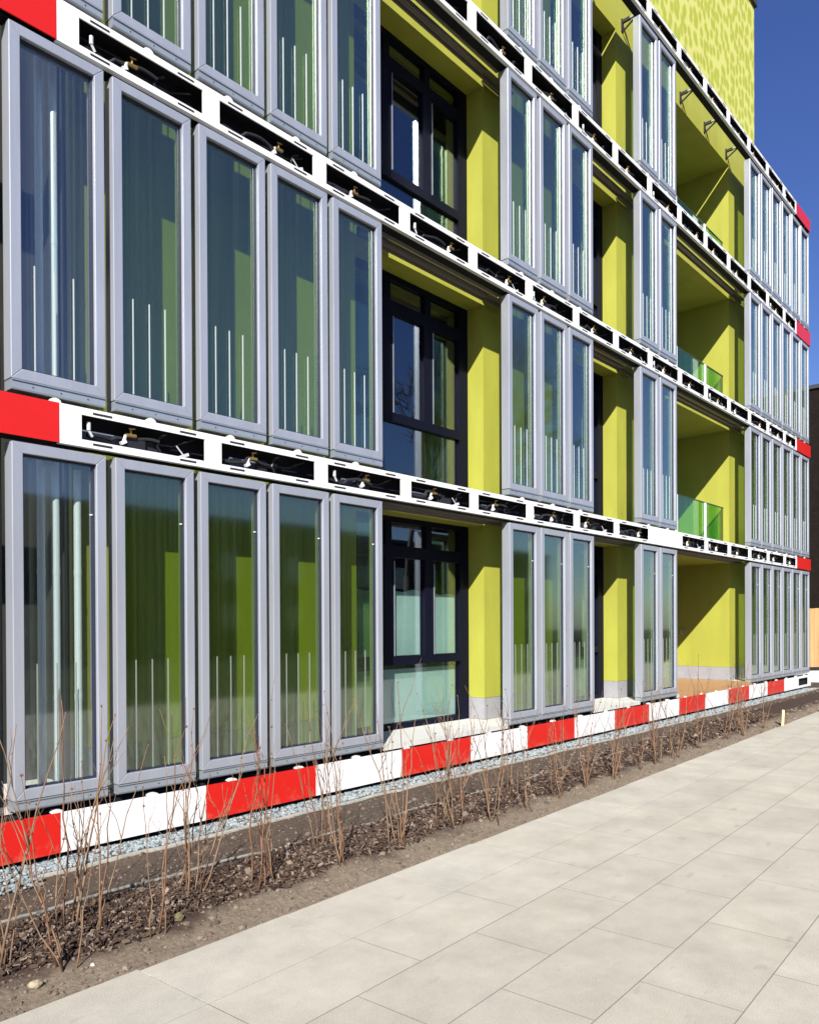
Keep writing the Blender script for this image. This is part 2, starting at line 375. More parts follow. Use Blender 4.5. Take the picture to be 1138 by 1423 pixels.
# windows
def window(x0, x1, panes, lv, film):
    z0 = FLOOR[lv] + (.0 if lv == 0 else -.0); z1 = CEIL[lv]
    h = MB(); fw = .075
    y0, y1 = YW, YW + .09
    tr0 = z0 + 2.19 if lv == 0 else z0 + 2.2; tr1 = tr0 + .15
    lt0 = z0 + .82; lt1 = lt0 + .115
    h.box(x0, x0 + .17, y0, y1, z0, z1); h.box(x1 - .19, x1, y0, y1, z0, z1)
    h.box(x0 + .17, x1 - .19, y0, y1, z1 - .07, z1); h.box(x0 + .17, x1 - .19, y0, y1, z0, z0 + .075)
    h.box(x0 + .17, x1 - .19, y0, y1, tr0, tr1); h.box(x0 + .17, x1 - .19, y0, y1, lt0, lt1)
    for a, b in panes[1:]:
        h.box(a[0], a[1], y0 + .002, y1, lt1, tr0); h.box(a[0] + .03, a[1] - .03, y0 + .002, y1, tr1, z1 - .07)
    o = bpart(h, 'window', M['navy'])
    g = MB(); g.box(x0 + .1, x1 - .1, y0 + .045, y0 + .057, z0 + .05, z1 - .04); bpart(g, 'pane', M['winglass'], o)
    # bright strips painting the sunlit edges of the casements
    for a, b in panes:
        q = MB(); q.box(b[0] - .0, b[0] + .012, y0 - .012, y0 - .001, lt1, tr0 - .05); bpart(q, 'sunlit_edge', M['galv'], o)
    if film:
        y = y0 + .10
        for a, b in panes:
            n = MB(); k = 14; xs = [b[0] + (b[1] - b[0]) * t / k for t in range(k + 1)]
            zs = [.42 + .018 * math.sin(5 * x) + .012 * math.sin(17 * x + 1) for x in xs]
            for i in range(k):
                n.hexa([(xs[i], y, lt1 - .05), (xs[i + 1], y, lt1 - .05), (xs[i + 1], y + .004, lt1 - .05), (xs[i], y + .004, lt1 - .05),
                        (xs[i], y, zs[i]), (xs[i + 1], y, zs[i + 1]), (xs[i + 1], y + .004, zs[i + 1]), (xs[i], y + .004, zs[i])])
            bpart(n, 'window_film', M['curtain'], o)
        n = MB(); n.box(x0 + .17, x1 - .19, y + .004, y + .008, z0 + .05, lt0 - .06)
        bpart(n, 'window_film', M['curtain'], o)
    # the room behind
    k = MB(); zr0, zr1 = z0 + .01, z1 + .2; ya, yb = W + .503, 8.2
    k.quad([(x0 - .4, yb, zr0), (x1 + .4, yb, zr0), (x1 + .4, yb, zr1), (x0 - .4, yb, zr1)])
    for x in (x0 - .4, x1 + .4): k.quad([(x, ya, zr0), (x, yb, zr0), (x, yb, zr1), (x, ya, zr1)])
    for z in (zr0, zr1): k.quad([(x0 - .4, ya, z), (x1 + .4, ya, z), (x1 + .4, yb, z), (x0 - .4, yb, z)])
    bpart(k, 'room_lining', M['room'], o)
for lv in range(3):
    dx = 0
    window(6.38, 8.87, [((6.38, 6.55), (6.55, 7.13)), ((7.13, 7.307), (7.307, 7.925)), ((7.925, 8.095), (8.095, 8.676))], lv, lv == 0)
for lv in range(4):
    window(11.16, 12.87, [((11.16, 11.33), (11.33, 11.93)), ((11.93, 12.10), (12.10, 12.68))], lv, lv == 0)
# folded shutter rails hanging under each channel, in front of the lintels, with added sun-blocking boards
for lv in range(3):
    zb = BAND[lv][0]
    for oi, (x0, x1) in enumerate(OPEN):
        k = MB()
        zc = CEIL[lv]; xa, xb = x0 - .06, x1 - .17
        k.box(xa, x1 + .5, 6.335, 6.365, zc + .002, zc + .106)  # tall rear profile shaped to stop sunlight under the lintel
        k.box(xa, xb, 6.335, 6.348, zc - .012, zc + .002)
        for y, hw, dz, hh in ((6.115, .008, .008, .03), (6.147, .018, .0, .03), (6.262, .014, .0, .035), (6.304, .018, .006, .035)):
            k.box(xa, xb + (.1 if y < 6.2 else 0), y - hw, y + hw, zc + .012 + dz, zc + .012 + dz + hh)
        k.box(xa, x1 + .5, 6.246, 6.335, zc + .062, zc + .068); k.box(x1 - .03, x1 + .5, 6.365, 6.445, zc + .062, zc + .068)  # boards added to block the sun, not part of the shutters
        bpart(k, 'shutter_rail_sun_block', M['rail'])
# balustrades
for lv in (1, 2, 3):
    zf = FLOOR[lv]; zt = [0, 2.635, 5.68, 8.76][lv]
    k = MB(); k.box(14.36, 18.42, 6.572, 6.60, zt, zt + .022); ba = bpart(k, 'balustrade', M['handrail'])
    for xa, xb in ((14.38, 15.70), (15.73, 17.27), (17.29, 18.37)):
        g = MB(); g.box(xa, xb, 6.58, 6.592, zf + .02, zt - .001); bpart(g, 'pane', M['railglass'], ba)
    for x in (15.715, 17.28):
        g = MB(); g.box(x - .04, x + .04, 6.545, 6.571, zf + .02, zt - .002); bpart(g, 'post', M['whiteplastic'], ba)
    g = MB(); g.box(18.375, 18.41, 6.58, 6.61, zf + .02, zt - .002); bpart(g, 'post', M['handrail'], ba)
k = MB(); k.box(18.40, 18.437, 7.55, 7.60, -.28, -.16); k.box(18.38, 18.40, 7.45, 7.60, -.215, -.195); bpart(k, 'door_handle', M['handle'])
# vertical pipes behind the end panels
for x, zt in ((2.684, 8.2), (2.80, 8.2), (2.976, 1.25)):
    k = MB(); k.tube([(x, 6.2, -1.34), (x, 6.2, zt)], .030, 14)
    for z in (-.6, .4, 3, 5.6):
        if z < zt: k.tube([(x, 6.2, z), (x, 6.2, z + .05)], .032, 14)
    bpart(k, 'downpipe', M['steel'], smooth=False)
k = MB(); k.box(2.13, 2.24, 6.0, 6.1, -1.34, 11); k.tube([(2.33, 6.12, -1.34), (2.33, 6.12, 11)], .03, 10); bpart(k, 'corner_post', M['coping'])

# ------------------------------------------------------------------ service channels (white, open, full of fittings)
P0, PP = 2.71, 1.289
post = lambda k: P0 + PP * k
ORD = ['first', 'second', 'third', 'fourth']
hose_m, valve_m = {}, {}
def bay_hose(kind):
    r_ = random.Random(kind * 11 + 3); k = MB()
    pts = []; z = .05 + .03 * r_.random()
    for i in range(13):
        t = i / 12; pts.append((.08 + .62 * t, .075 + .02 * math.sin(4 * t + kind), z + (.06 if .35 < t else 0) * (1 if kind % 2 else .7) + .015 * math.sin(9 * t + kind)))
    k.tube(pts, .016, 8)
    w_ = r_.uniform(.45, .98); k.tube([(w_, .09, .02), (w_ - .05, .08, .08), (w_ - .02, .085, .15), (w_ + .05, .09, .19)], .011, 7)
    if kind % 2: k.tube([(.02, .115, r_.uniform(.1, .16)), (.4, .11, r_.uniform(.02, .16)), (.75, .115, r_.uniform(.02, .1)), (1.08, .11, r_.uniform(.02, .16))], .006, 6)
    if kind % 3 == 0: k.box(w_ - .33, w_ - .16, .07, .12, .0, r_.uniform(.09, .15))
    k.tube([(.30, .105, .0), (.55, .10, .09), (.85, .105, .10), (1.06, .10, .19)], .008, 6)
    b_ = r_.uniform(.2, .8); k.box(b_, b_ + r_.uniform(.07, .2), .10, .128, .02, r_.uniform(.09, .16))
    return k
def bay_valve(kind):
    r_ = random.Random(kind * 5 + 1); k = MB(); x = .30 + .45 * r_.random()
    k.tube([(x, .06, .11), (x + .09, .06, .115)], .017, 10, 0)
    k.tube([(x + .045, .06, .11), (x + .045, .06, .165)], .010, 8, 0)
    k.tube([(x + .02, .045, .165), (x + .075, .045, .172)], .007, 6, 0)
    k.tube([(x - .02, .06, .05), (x + .0, .06, .11)], .013, 8, 1)
    k.obox((x - .03, .045, .045), (.022, 0, .012), (0, .016, 0), (-.006, 0, .012), 1)
    return k
def bay_filter(kind):
    k = MB()
    k.tube([(.09, .05, .09), (.09, .05, .155)], .016, 8, 0); k.tube([(.09, .05, .092), (.12, .05, .045)], .011, 8, 0)
    return k
def bay_bracket(kind):
    k = MB(); x = .80 + .08 * (kind % 3); k.obox((x, .05, .02), (.045, 0, .02), (0, .02, 0), (-.004, 0, .012), 0); k.tube([(x, .05, .03), (x - .06, .06, .10)], .006, 6, 0)
    return k
BM = [bay_bracket(i) for i in range(9)]
FM = [bay_filter(i) for i in range(9)]
HM = [bay_hose(i) for i in range(9)]; VM = [bay_valve(i) for i in range(9)]
hose_obj, valve_obj, arm_obj = [], [], None
lugmesh = None
def shift(mb, x, y, z):
    q = MB(); q.v = [(a + x, b + y, c_ + z) for a, b, c_ in mb.v]; q.f = list(mb.f); q.mi = list(mb.mi); return q
CHLAB = ['white open service channel above the ground floor panels, full of valves and hoses',
         'white open service channel between the first and second floor panels',
         'white open service channel between the second and third floor panels',
         'white open service channel along the roof edge above the third floor panels']
for lv in range(4):
    z0, z1 = BAND[lv]; hgt = z1 - z0
    ch = tag(empty('service_channel', (P0, YF, z0)), CHLAB[lv], 'service channel', 'service channels running along the facade')
    def cpart(mb, name, m, **kw):
        o = shift(mb, -P0, -YF, -z0).build(name, m, ch, **kw); return o
    xs0, xs1 = post(0), 21.87
    k = MB(); t = .012
    rh = .057
    k.box(xs0, xs1, YF, YF + t, z0, z0 + rh); k.box(xs0, xs1, YF, YF + t, z1 - rh, z1)
    # returns folded back
    k.box(xs0, xs1, YF + t, YF + .05, z0, z0 + .006); k.box(xs0, xs1, YF + t + .014, YF + .05, z1 - .006, z1)
    kk = 0
    while post(kk) < xs1 - .1:
        a = post(kk); b = min(a + .175, xs1)
        if lv == 0 and kk == 8: b = post(9) + .175
        if not (lv == 0 and kk == 9): k.box(a, b, YF, YF + t, z0 + rh, z1 - rh)
        c0, c1 = a + .175, min(post(kk + 1), xs1 - .08)
        if kk > 14: k.box(xs1 - .08, xs1, YF, YF + t, z0 + rh, z1 - rh) if False else None
        if c1 - c0 > .4 and not (lv == 0 and kk == 8):
            for xa in (c0 + .09, c1 - .25):
                for za in (z0 + .026, z1 - .038):
                    k.box(xa, xa + .16, YF - .0025, YF, za - .002, za + .014, 1)
        kk += 1
    k.box(xs1 - .08, xs1, YF, YF + t, z0 + rh, z1 - rh) if post(14) + .175 < xs1 - .08 and post(15) > xs1 else None
    cpart(k, 'face_plate', [M['white'], M['slot']])
    k = MB(); k.box(-.6, xs0, YF - .002, YF + .01, z0 + .002, z1 - .002); cpart(k, 'red_cover', M['red'])
    k = MB(); k.box(xs1, 23.14, YF - .002, YF + .01, z0 + .002, z1 - .002); k.box(23.128, 23.14, YF + .01, YF + .2, z0 + .002, z1 - .002); cpart(k, 'red_cover', M['red'])
    # lining: floor and back, with the thin slit of daylight at the top
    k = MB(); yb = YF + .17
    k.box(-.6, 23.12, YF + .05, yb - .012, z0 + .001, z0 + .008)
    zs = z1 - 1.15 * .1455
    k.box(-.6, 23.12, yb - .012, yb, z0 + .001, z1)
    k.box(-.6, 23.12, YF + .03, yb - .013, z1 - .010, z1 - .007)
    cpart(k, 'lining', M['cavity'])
    for kk in range(15):
        a = post(kk) + .22 + .35 * ((kk * 7 + lv * 3) % 5) / 5
        k = MB(); k.box(a, a + .34, yb - .03, yb - .013, z0 + .06, z0 + .17); cpart(k, 'back_plate', M['slate'])
    for kk in range(15):
        if (lv == 0 and kk == 8) or (lv == 3 and kk < 7): continue
        i = (kk * 4 + lv * 7) % 9
        for lst, src, nm, ms in ((hose_obj, HM, 'hose', [M['hose']]), (valve_obj, VM, 'valve', [M['brass'], M['whiteplastic']]), (None, FM, 'filter', [M['greyplastic']]), (None, BM, 'bracket', [M['greyplastic']])):
            if nm == 'bracket' and (kk * 5 + lv) % 3 or nm == 'filter' and (kk * 3 + lv) % 5 > 1: continue
            key = (nm, i); dct = hose_m
            if key not in dct:
                o = src[i].build(nm, ms, ch, smooth=False); dct[key] = o
            else:
                o = dct[key].copy(); col.objects.link(o); o.parent = ch
            o.location = (post(kk) + .175 - P0 + (rng.uniform(-.05, .22) if nm != 'hose' else 0), .0, rh + .0)
    # arms back to the wall
    for kk in range(0, 16):
        if lv < 3: break
        xa = post(kk) + .09
        inside = any(a - .1 < xa < b + .1 for a, b in OPEN)
        m_ = [M['galv'], M['slot']]
        k = MB(); zc = z0 + .2
        if arm_obj is None:
            k.box(-.02, .02, .172, .42, .0, .03, 0); k.box(-.022, .022, .36, .518, -.012, .042, 1); k.box(-.035, .035, .50, .519, -.16, .06, 1)
            k.obox((0, .35, -.07), (.012, 0, 0), (0, .12, -.07), (0, .006, .010), 1)
            arm_obj = k.build('arm', m_, ch); o = arm_obj
        else:
            o = arm_obj.copy(); col.objects.link(o); o.parent = ch
        o.location = (xa - P0, 0, .2)
    # pale lugs that carry the panels above
    for k_ in list(range(-1, 26)):
        if lv == 3: continue
        if k_ in (5, 6, 7, 11, 12) or 15 <= k_ <= 19: continue
        if lugmesh is None:
            q = MB(); prof = [(-.045, -.004)] + [(.045 * math.cos(a), .032 * math.sin(a)) for a in [math.pi * (1 - j / 6) for j in range(7)]] + [(.045, -.004)]
            q.prism(prof, 'y', .0, .09); lugmesh = q.build('lug', M['whiteplastic'], ch); o = lugmesh
        else:
            o = lugmesh.copy(); col.objects.link(o); o.parent = ch
        o.location = (GRID(k_) - .40 - P0, .004, hgt)

# ------------------------------------------------------------------ glass panels
def make_panel(height, rod_h, dull, clear=False):
    """origin: front lower left corner of the sill; x right, y back"""
    Wd, D_, Mw = .722, .13, .08
    root = empty('glass_panel')
    s = .078; h = height
    fr = MB()
    def mem(a, b, c_, d_):   # mitred member: four front outline points
        pts = [a, b, c_, d_]
        fr.hexa([(x, 0, z) for x, z in pts] + [(x, D_, z) for x, z in pts])
    o_ = [(0, s), (Wd, s), (Wd, h), (0, h)]; i_ = [(Mw, s + Mw), (Wd - Mw, s + Mw), (Wd - Mw, h - Mw), (Mw, h - Mw)]
    g = .0007
    for a in range(4):
        b = (a + 1) % 4
        mem(o_[a], o_[b], i_[b], i_[a])
    fo = fr.build('frame', M['alu'], root, bevel=.005)
    fo.modifiers['bevel'].limit_method = 'ANGLE'
    sl = MB(); sl.prism([(.004, s - .006), (.0, 0.012), (.006, 0), (D_, 0), (D_, s - .006)], 'x', .004, Wd - .004)
    sl.box(.004, Wd - .004, -.006, .004, s - .012, s - .004)
    for x in (.15, .36, .57): sl.box(x, x + .008, -.0035, .003, .034, .041, 1)
    sl.build('sill', [M['sillm'], M['gasket']], root)
    gk = MB(); e = .014
    x0, x1, z0_, z1_ = Mw, Wd - Mw, s + Mw, h - Mw
    gk.box(x0, x0 + e, .033, .073, z0_, z1_); gk.box(x1 - e, x1, .033, .073, z0_, z1_)
    gk.box(x0 + e, x1 - e, .033, .073, z0_, z0_ + e); gk.box(x0 + e, x1 - e, .033, .073, z1_ - e, z1_)
    gk.build('gasket', M['gasket'], root)
    pn = MB(); pn.box(x0 + .004, x1 - .004, .046, .064, z0_ + .004, z1_ - .004); pn.build('pane', M['pane_clear'] if clear else M['pane'], root)
    for x in (.11, .258, .406):
        q = MB(); q.box(Mw + x - .0042, Mw + x + .0042, .0395, .0455, z0_ + e, z0_ + rod_h); q.build('spacer_rod', M['rod_dull'] if dull else M['rod'], root)
    if dull:
        q = MB(); q.box(x1 - e - .022, x1 - e - .004, .036, .046, z1_ - .40, z1_ - .39); q.build('white_dot', M['whiteplastic'], root)  # small white dot near the top of each ground floor pane
    return root
FLN = ['ground floor', 'first floor', 'second floor', 'third floor']
GN = [('row of five by the large window', 5, 0), ('row of three between windows', 3, 8), ('pair beside the balcony', 2, 13), ('row of six at far end', 6, 20)]
ROD = [.92, .80, .76, .74]
for lv in range(4):
    proto = None
    for gi, (gn, cnt, k0) in enumerate(GN):
        if gi == 0 and lv == 3: continue
        for j in range(cnt):
            if gi == 0 and j == 0: o = make_panel(TOP[lv] - BOT[lv], ROD[lv], lv == 0, True)
            elif proto is None:
                o = proto = make_panel(TOP[lv] - BOT[lv], ROD[lv], lv == 0)
            else: o = copy_tree(proto)
            o.location = (GRID(k0 + j) - .722 + rng.uniform(-.003, .003), YF + rng.uniform(-.003, .003), BOT[lv])
            o.rotation_euler.z = R(rng.uniform(-.35, .35))
            if cnt == 2: od = ['left hand', 'right hand'][j]
            else: od = ['leftmost', 'second', 'third', 'fourth', 'fifth', 'sixth'][j] if j < cnt - 1 else 'rightmost'
            if cnt == 3 and j == 1: od = 'middle'
            look = ['grey framed glass panel', 'grey framed glass panel', 'grey framed glass panel', 'grey framed glass panel'][lv]
            tag(o, f'{look}, {od} in {FLN[lv]} {gn}', 'glass panel', f'{FLN[lv]} glass panels')

# ------------------------------------------------------------------ red and white striped plinth
pl = tag(empty('striped_plinth', (P0, YF, -1.79)), 'red and white striped metal plinth along the foot of the facade', 'plinth')
pz0, pz1 = -1.729, -1.423
edges = [-.6, 1.40, 2.70] + [2.70 + 1.29 * i for i in range(1, 15)] + [21.9]
for i in range(len(edges) - 1):
    a, b = edges[i], edges[i + 1]
    redp = (i % 2 == 1)
    k = MB(); dy = rng.uniform(-.0015, .0015)
    k.box(a - P0 + .0015, b - P0 - .0015, dy, .012, pz0 + 1.79, pz1 + 1.79)
    k.build('red_plate' if redp else 'white_plate', M['red_s'] if redp else M['white_s'], pl)
k = MB(); a, b = 21.9, 23.14
k.box(a - P0, b - P0, 0, .012, pz0 + 1.79, pz0 + 1.85); k.box(a - P0, b - P0, 0, .012, pz1 + 1.73, pz1 + 1.79)
k.box(a - P0, a - P0 + .1, 0, .012, pz0 + 1.85, pz1 + 1.73); k.box(b - P0 - .28, b - P0, 0, .012, pz0 + 1.85, pz1 + 1.73)
k.build('white_plate', M['white'], pl)
k = MB(); k.box(-.6 - P0, 23.1 - P0, .07, .11, -.05, .38); k.build('lining', M['cavity'], pl)
k = MB()
for k_ in range(-1, 26): 
    x = GRID(k_) - .40 - P0
    prof = [(x - .045, pz1 + 1.789)] + [(x + .045 * math.cos(q), pz1 + 1.79 + .022 * math.sin(q)) for q in [math.pi * (1 - j / 6) for j in range(7)]] + [(x + .045, pz1 + 1.789)]
    o = MB(); o.prism(prof, 'y', .002, .068); o.build('lug', M['whiteplastic'], pl)

# ------------------------------------------------------------------ ground
EDGE = lambda x: 3.69 + .033 * x
def gz(x, y):
    """height of the planting bed"""
    e = EDGE(x); t = y - e
    n = noise.noise(Vector((x * 2.1, y * 2.1, 0))) * .016 + noise.noise(Vector((x * 7, y * 7, 3))) * .010 + noise.noise(Vector((x * 23, y * 23, 5))) * .005
    base = -1.825 + min(max(t, 0), .3) * .12
    if .3 < t < 1.15: base += .030 * math.sin((t - .3) / .85 * math.pi)
    if t > 1.1: base -= .03 * min((t - 1.1) / .3, 1)
    if y > 5.45: base += .03 * min((y - 5.45) / .2, 1); n *= .6
    return base + n
g = MB()
g.box(-120, 200, -120, 200, -2.6, -1.90); tag(g.build('ground', mat('dark rough turf', (.030, .034, .018), .95, 0, .1, .4, 2)), kind='structure')
me = MB(); nx, ny = 620, 90; x0, x1 = -.5, 40.0; y0, y1 = 3.55, 6.35
xs = [x0 + (x1 - x0) * (i / nx) ** 1.8 for i in range(nx + 1)]
for i in range(nx + 1):
    for j in range(ny + 1):
        y = y0 + (y1 - y0 + max(xs[i] - 22, 0) * 1.4) * j / ny + (max(0, EDGE(xs[i]) - 3.75 - .2))
        me.v.append((xs[i], y, gz(xs[i], y)))
for i in range(nx):
    for j in range(ny):
        a = i * (ny + 1) + j; me.f.append((a, a + ny + 1, a + ny + 2, a + 1)); me.mi.append(0)
tag(me.build('planting_bed', M['soil'], smooth=True), kind='structure')
# paving: big slab plus a row of edge slabs with small jogs
RZ = math.atan(.040)
pv = MB()
# local frame: origin on the joint line Y=1.72 at X=3.2
def loc_edge(u): return None
pv.box(-30, 70, -6.0, 1.4985, -.25, 0, 0)
u = -8.0
while u < 40:
    L_ = 1.0
    X_ = 3.2 + u * math.cos(RZ); 
    v_edge = (EDGE(X_ + .5) - 1.72 - (u + .5) * math.sin(RZ)) / math.cos(RZ) + rng.uniform(-.010, .012)
    pv.box(u + .0018, u + L_ - .0018, 1.5015, max(v_edge, 1.70), -.09, 0, 1)
    u += L_
pv.box(-30, 39, 1.4985, 1.98, -.2, -.0014, 2)
po = pv.build('pavement', [M['paving'], M['paving_edge'], M['joint']], bevel=.0012); tag(po, kind='structure')
po.location = (3.2, 1.72, -1.80); po.rotation_euler.z = RZ

def stuff_chips():
    k = MB(); r_ = random.Random(3)
    for i in range(34000):
        x = .3 + 15.5 * r_.random() ** 2.1
        t = r_.gauss(.70, .20)
        if t < .36 + .06 * math.sin(x * 5) or t > 1.08 + .08 * math.sin(x * 3.3): continue
        y = EDGE(x) + t; L_ = r_.uniform(.005, .021) * (1 + .045 * x) * (1.6 if r_.random() < .06 else 1); wd = L_ * r_.uniform(.25, .6); th = r_.uniform(.0015, .004)
        a = r_.random() * 6.283; ti = r_.gauss(0, .5); ro = r_.gauss(0, .6)
        m3 = Matrix.Rotation(a, 3, 'Z') @ Matrix.Rotation(ti, 3, 'Y') @ Matrix.Rotation(ro, 3, 'X')
        k.obox((x, y, gz(x, y) + r_.uniform(.0, .022)), m3 @ Vector((L_, 0, 0)), m3 @ Vector((0, wd, 0)), m3 @ Vector((0, 0, th)))
    return k
tag(stuff_chips().build('bark_mulch', M['chips']), kind='stuff')
def blob(k, c_, r0, r_, m=0, sub=None):
    # squashed rough icosahedron
    t = (1 + 5 ** .5) / 2
    vs = [(-1, t, 0), (1, t, 0), (-1, -t, 0), (1, -t, 0), (0, -1, t), (0, 1, t), (0, -1, -t), (0, 1, -t), (t, 0, -1), (t, 0, 1), (-t, 0, -1), (-t, 0, 1)]
    fs = [(0, 11, 5), (0, 5, 1), (0, 1, 7), (0, 7, 10), (0, 10, 11), (1, 5, 9), (5, 11, 4), (11, 10, 2), (10, 7, 6), (7, 1, 8), (3, 9, 4), (3, 4, 2), (3, 2, 6), (3, 6, 8), (3, 8, 9), (4, 9, 5), (2, 4, 11), (6, 2, 10), (8, 6, 7), (9, 8, 1)]
    m3 = Matrix.Rotation(r_.random() * 6.28, 3, 'Z') @ Matrix.Rotation(r_.random() * 6.28, 3, 'X')
    n = len(k.v); sx, sy, sz = r_.uniform(.7, 1.2), r_.uniform(.7, 1.1), r_.uniform(.5, .9)
    for v in vs:
        q = m3 @ Vector(v) * (r0 / 1.9) * r_.uniform(.82, 1.15)
        k.v.append((c_[0] + q.x * sx, c_[1] + q.y * sy, c_[2] + q.z * sz))
    for f_ in fs: k.f.append(tuple(n + i for i in f_)); k.mi.append(m)
def gravel():
    k = MB(); r_ = random.Random(5)
    for i in range(9000):
        x = .8 + 22 * r_.random() ** 1.9; y = r_.uniform(5.70, 6.0)
        if x < 2.4: y = r_.uniform(5.50, 6.0)
        blob(k, (x, y, gz(x, y) + .008 + (.02 if x < 2.4 else 0) * r_.random()), r_.uniform(.010, .019) * (1 + .02 * x), r_)
    return k
tag(gravel().build('gravel', M['stones']), kind='stuff')
def clods():
    k = MB(); r_ = random.Random(9)
    for i in range(7000):
        x = .3 + 22 * r_.random() ** 1.8
        if r_.random() < .45: t = r_.uniform(.02, .5)
        else: t = r_.uniform(1.0, 1.95)
        y = EDGE(x) + t
        if y > 5.7: continue
        blob(k, (x, y, gz(x, y) + .002), r_.choice([.004, .006, .008, .012, .024 if r_.random() < .25 else .006]) * (1 + .04 * x), r_)
    return k
tag(clods().build('loose_earth', M['clods']), kind='stuff')
# fleece lip along the gravel
k = MB(); xs = [.8 + .11 * i for i in range(205)]
for i in range(len(xs) - 1):
    def P(x): 
        y = 5.645 + .018 * noise.noise(Vector((x * 1.7, 0, 0))) + .012 * noise.noise(Vector((x * 6, 2, 0)))
        if x < 2.4: y -= .13 * min(1, (2.4 - x) * 2)
        return y, gz(x, y)
    (ya, za), (yb, zb) = P(xs[i]), P(xs[i + 1])
    k.hexa([(xs[i], ya - .02, za - .01), (xs[i + 1], yb - .02, zb - .01), (xs[i + 1], yb + .02, zb - .01), (xs[i], ya + .02, za - .01),
            (xs[i], ya - .016, za + .008), (xs[i + 1], yb - .016, zb + .008), (xs[i + 1], yb + .022, zb + .016), (xs[i], ya + .022, za + .016)])
tag(k.build('fleece_strip', mat('white geotextile', (.24, .23, .20), .9, 0, .2, .25, 12)), 'pale fleece strip edging the gravel below the striped plinth', 'edging strip')
# hose on the earth
k = MB(); pts = []
for i in range(120):
    x = .9 + 9.5 * i / 119
    y = 4.93 + .06 * math.sin(x * .9) + .03 * math.sin(x * 2.3 + 1) - (.1 if x > 5 else 0) * min(1, (x - 5) / 2 if x > 5 else 0)
    pts.append((x, y, gz(x, y) + .006 + .012 * math.sin(x * 3.1) ** 2))
k.tube(pts, .0125, 8); tag(k.build('irrigation_hose', M['pipe'], smooth=True), 'thin grey hose lying along the bare earth behind the shrubs', 'hose')
# stones lying on the bed
def stone(x, y, s, label, m):
    k = MB(); r_ = random.Random(int(x * 100)); blob(k, (x, y, gz(x, y) + s * .3), s, r_)
    o = k.build('stone', m, bevel=s * .12)
    tag(o, label, 'stone')
stone(1.68, 3.98, .045, 'buff stone on the sand at the near left corner of the bed', mat('buff stone', (.26, .215, .145), .9, 0, .3, .2, 20, .4, 60))
stone(2.60, 4.16, .042, 'mossy brown stone among the bark chips beside the nearest shrub', mat('mossy stone', (.10, .09, .045), .9, 0, .2, .3, 25, .4, 60))
stone(1.98, 3.99, .016, 'small white pebble on the sand near the left corner', mat('white pebble', (.42, .41, .39), .8))
# stake
k = MB(); k.box(-.035, .035, -.02, .02, -.1, .26); o = k.build('wooden_stake', M['stake'], bevel=.004)
o.location = (14.6, 4.2, -1.80); o.rotation_euler = (R(3), R(-4), R(20)); tag(o, 'short pale wooden stake at the far end of the bed', 'stake')

# ------------------------------------------------------------------ bare shrubs
SH = [(1.25, 4.35), (1.62, 4.25), (1.86, 4.05), (2.14, 4.49), (2.17, 4.31), (2.44, 4.08), (2.89, 4.55), (2.87, 4.38), (3.25, 4.26), (3.42, 4.30), (4.18, 4.62), (4.0, 4.2),
      (4.63, 4.24), (5.31, 4.36), (5.36, 4.2), (5.79, 4.12), (5.9, 4.62), (6.4, 4.13), (6.7, 4.6), (7.04, 4.2), (7.64, 4.22), (7.9, 4.65), (8.3, 4.2), (9.0, 4.22), (9.52, 4.24),
      (10.09, 4.24), (10.4, 4.7), (11.06, 4.3), (12.24, 4.33), (12.82, 4.28), (13.6, 4.6), (13.99, 4.34)]
TALL = {2: (5, 1.35), 5: (3, 1.45), 8: (3, 1.5), 11: (5, 1.35), 12: (6, 1.4)}
ordn = ['nearest', 'second', 'third', 'fourth', 'fifth', 'sixth', 'seventh', 'eighth', 'ninth', 'tenth', 'eleventh', 'twelfth', 'thirteenth', 'fourteenth', 'fifteenth', 'sixteenth',
        'seventeenth', 'eighteenth', 'nineteenth', 'twentieth', 'twenty-first', 'twenty-second', 'twenty-third', 'twenty-fourth', 'twenty-fifth', 'twenty-sixth', 'twenty-seventh',
        'twenty-eighth', 'twenty-ninth', 'thirtieth', 'thirty-first', 'farthest']
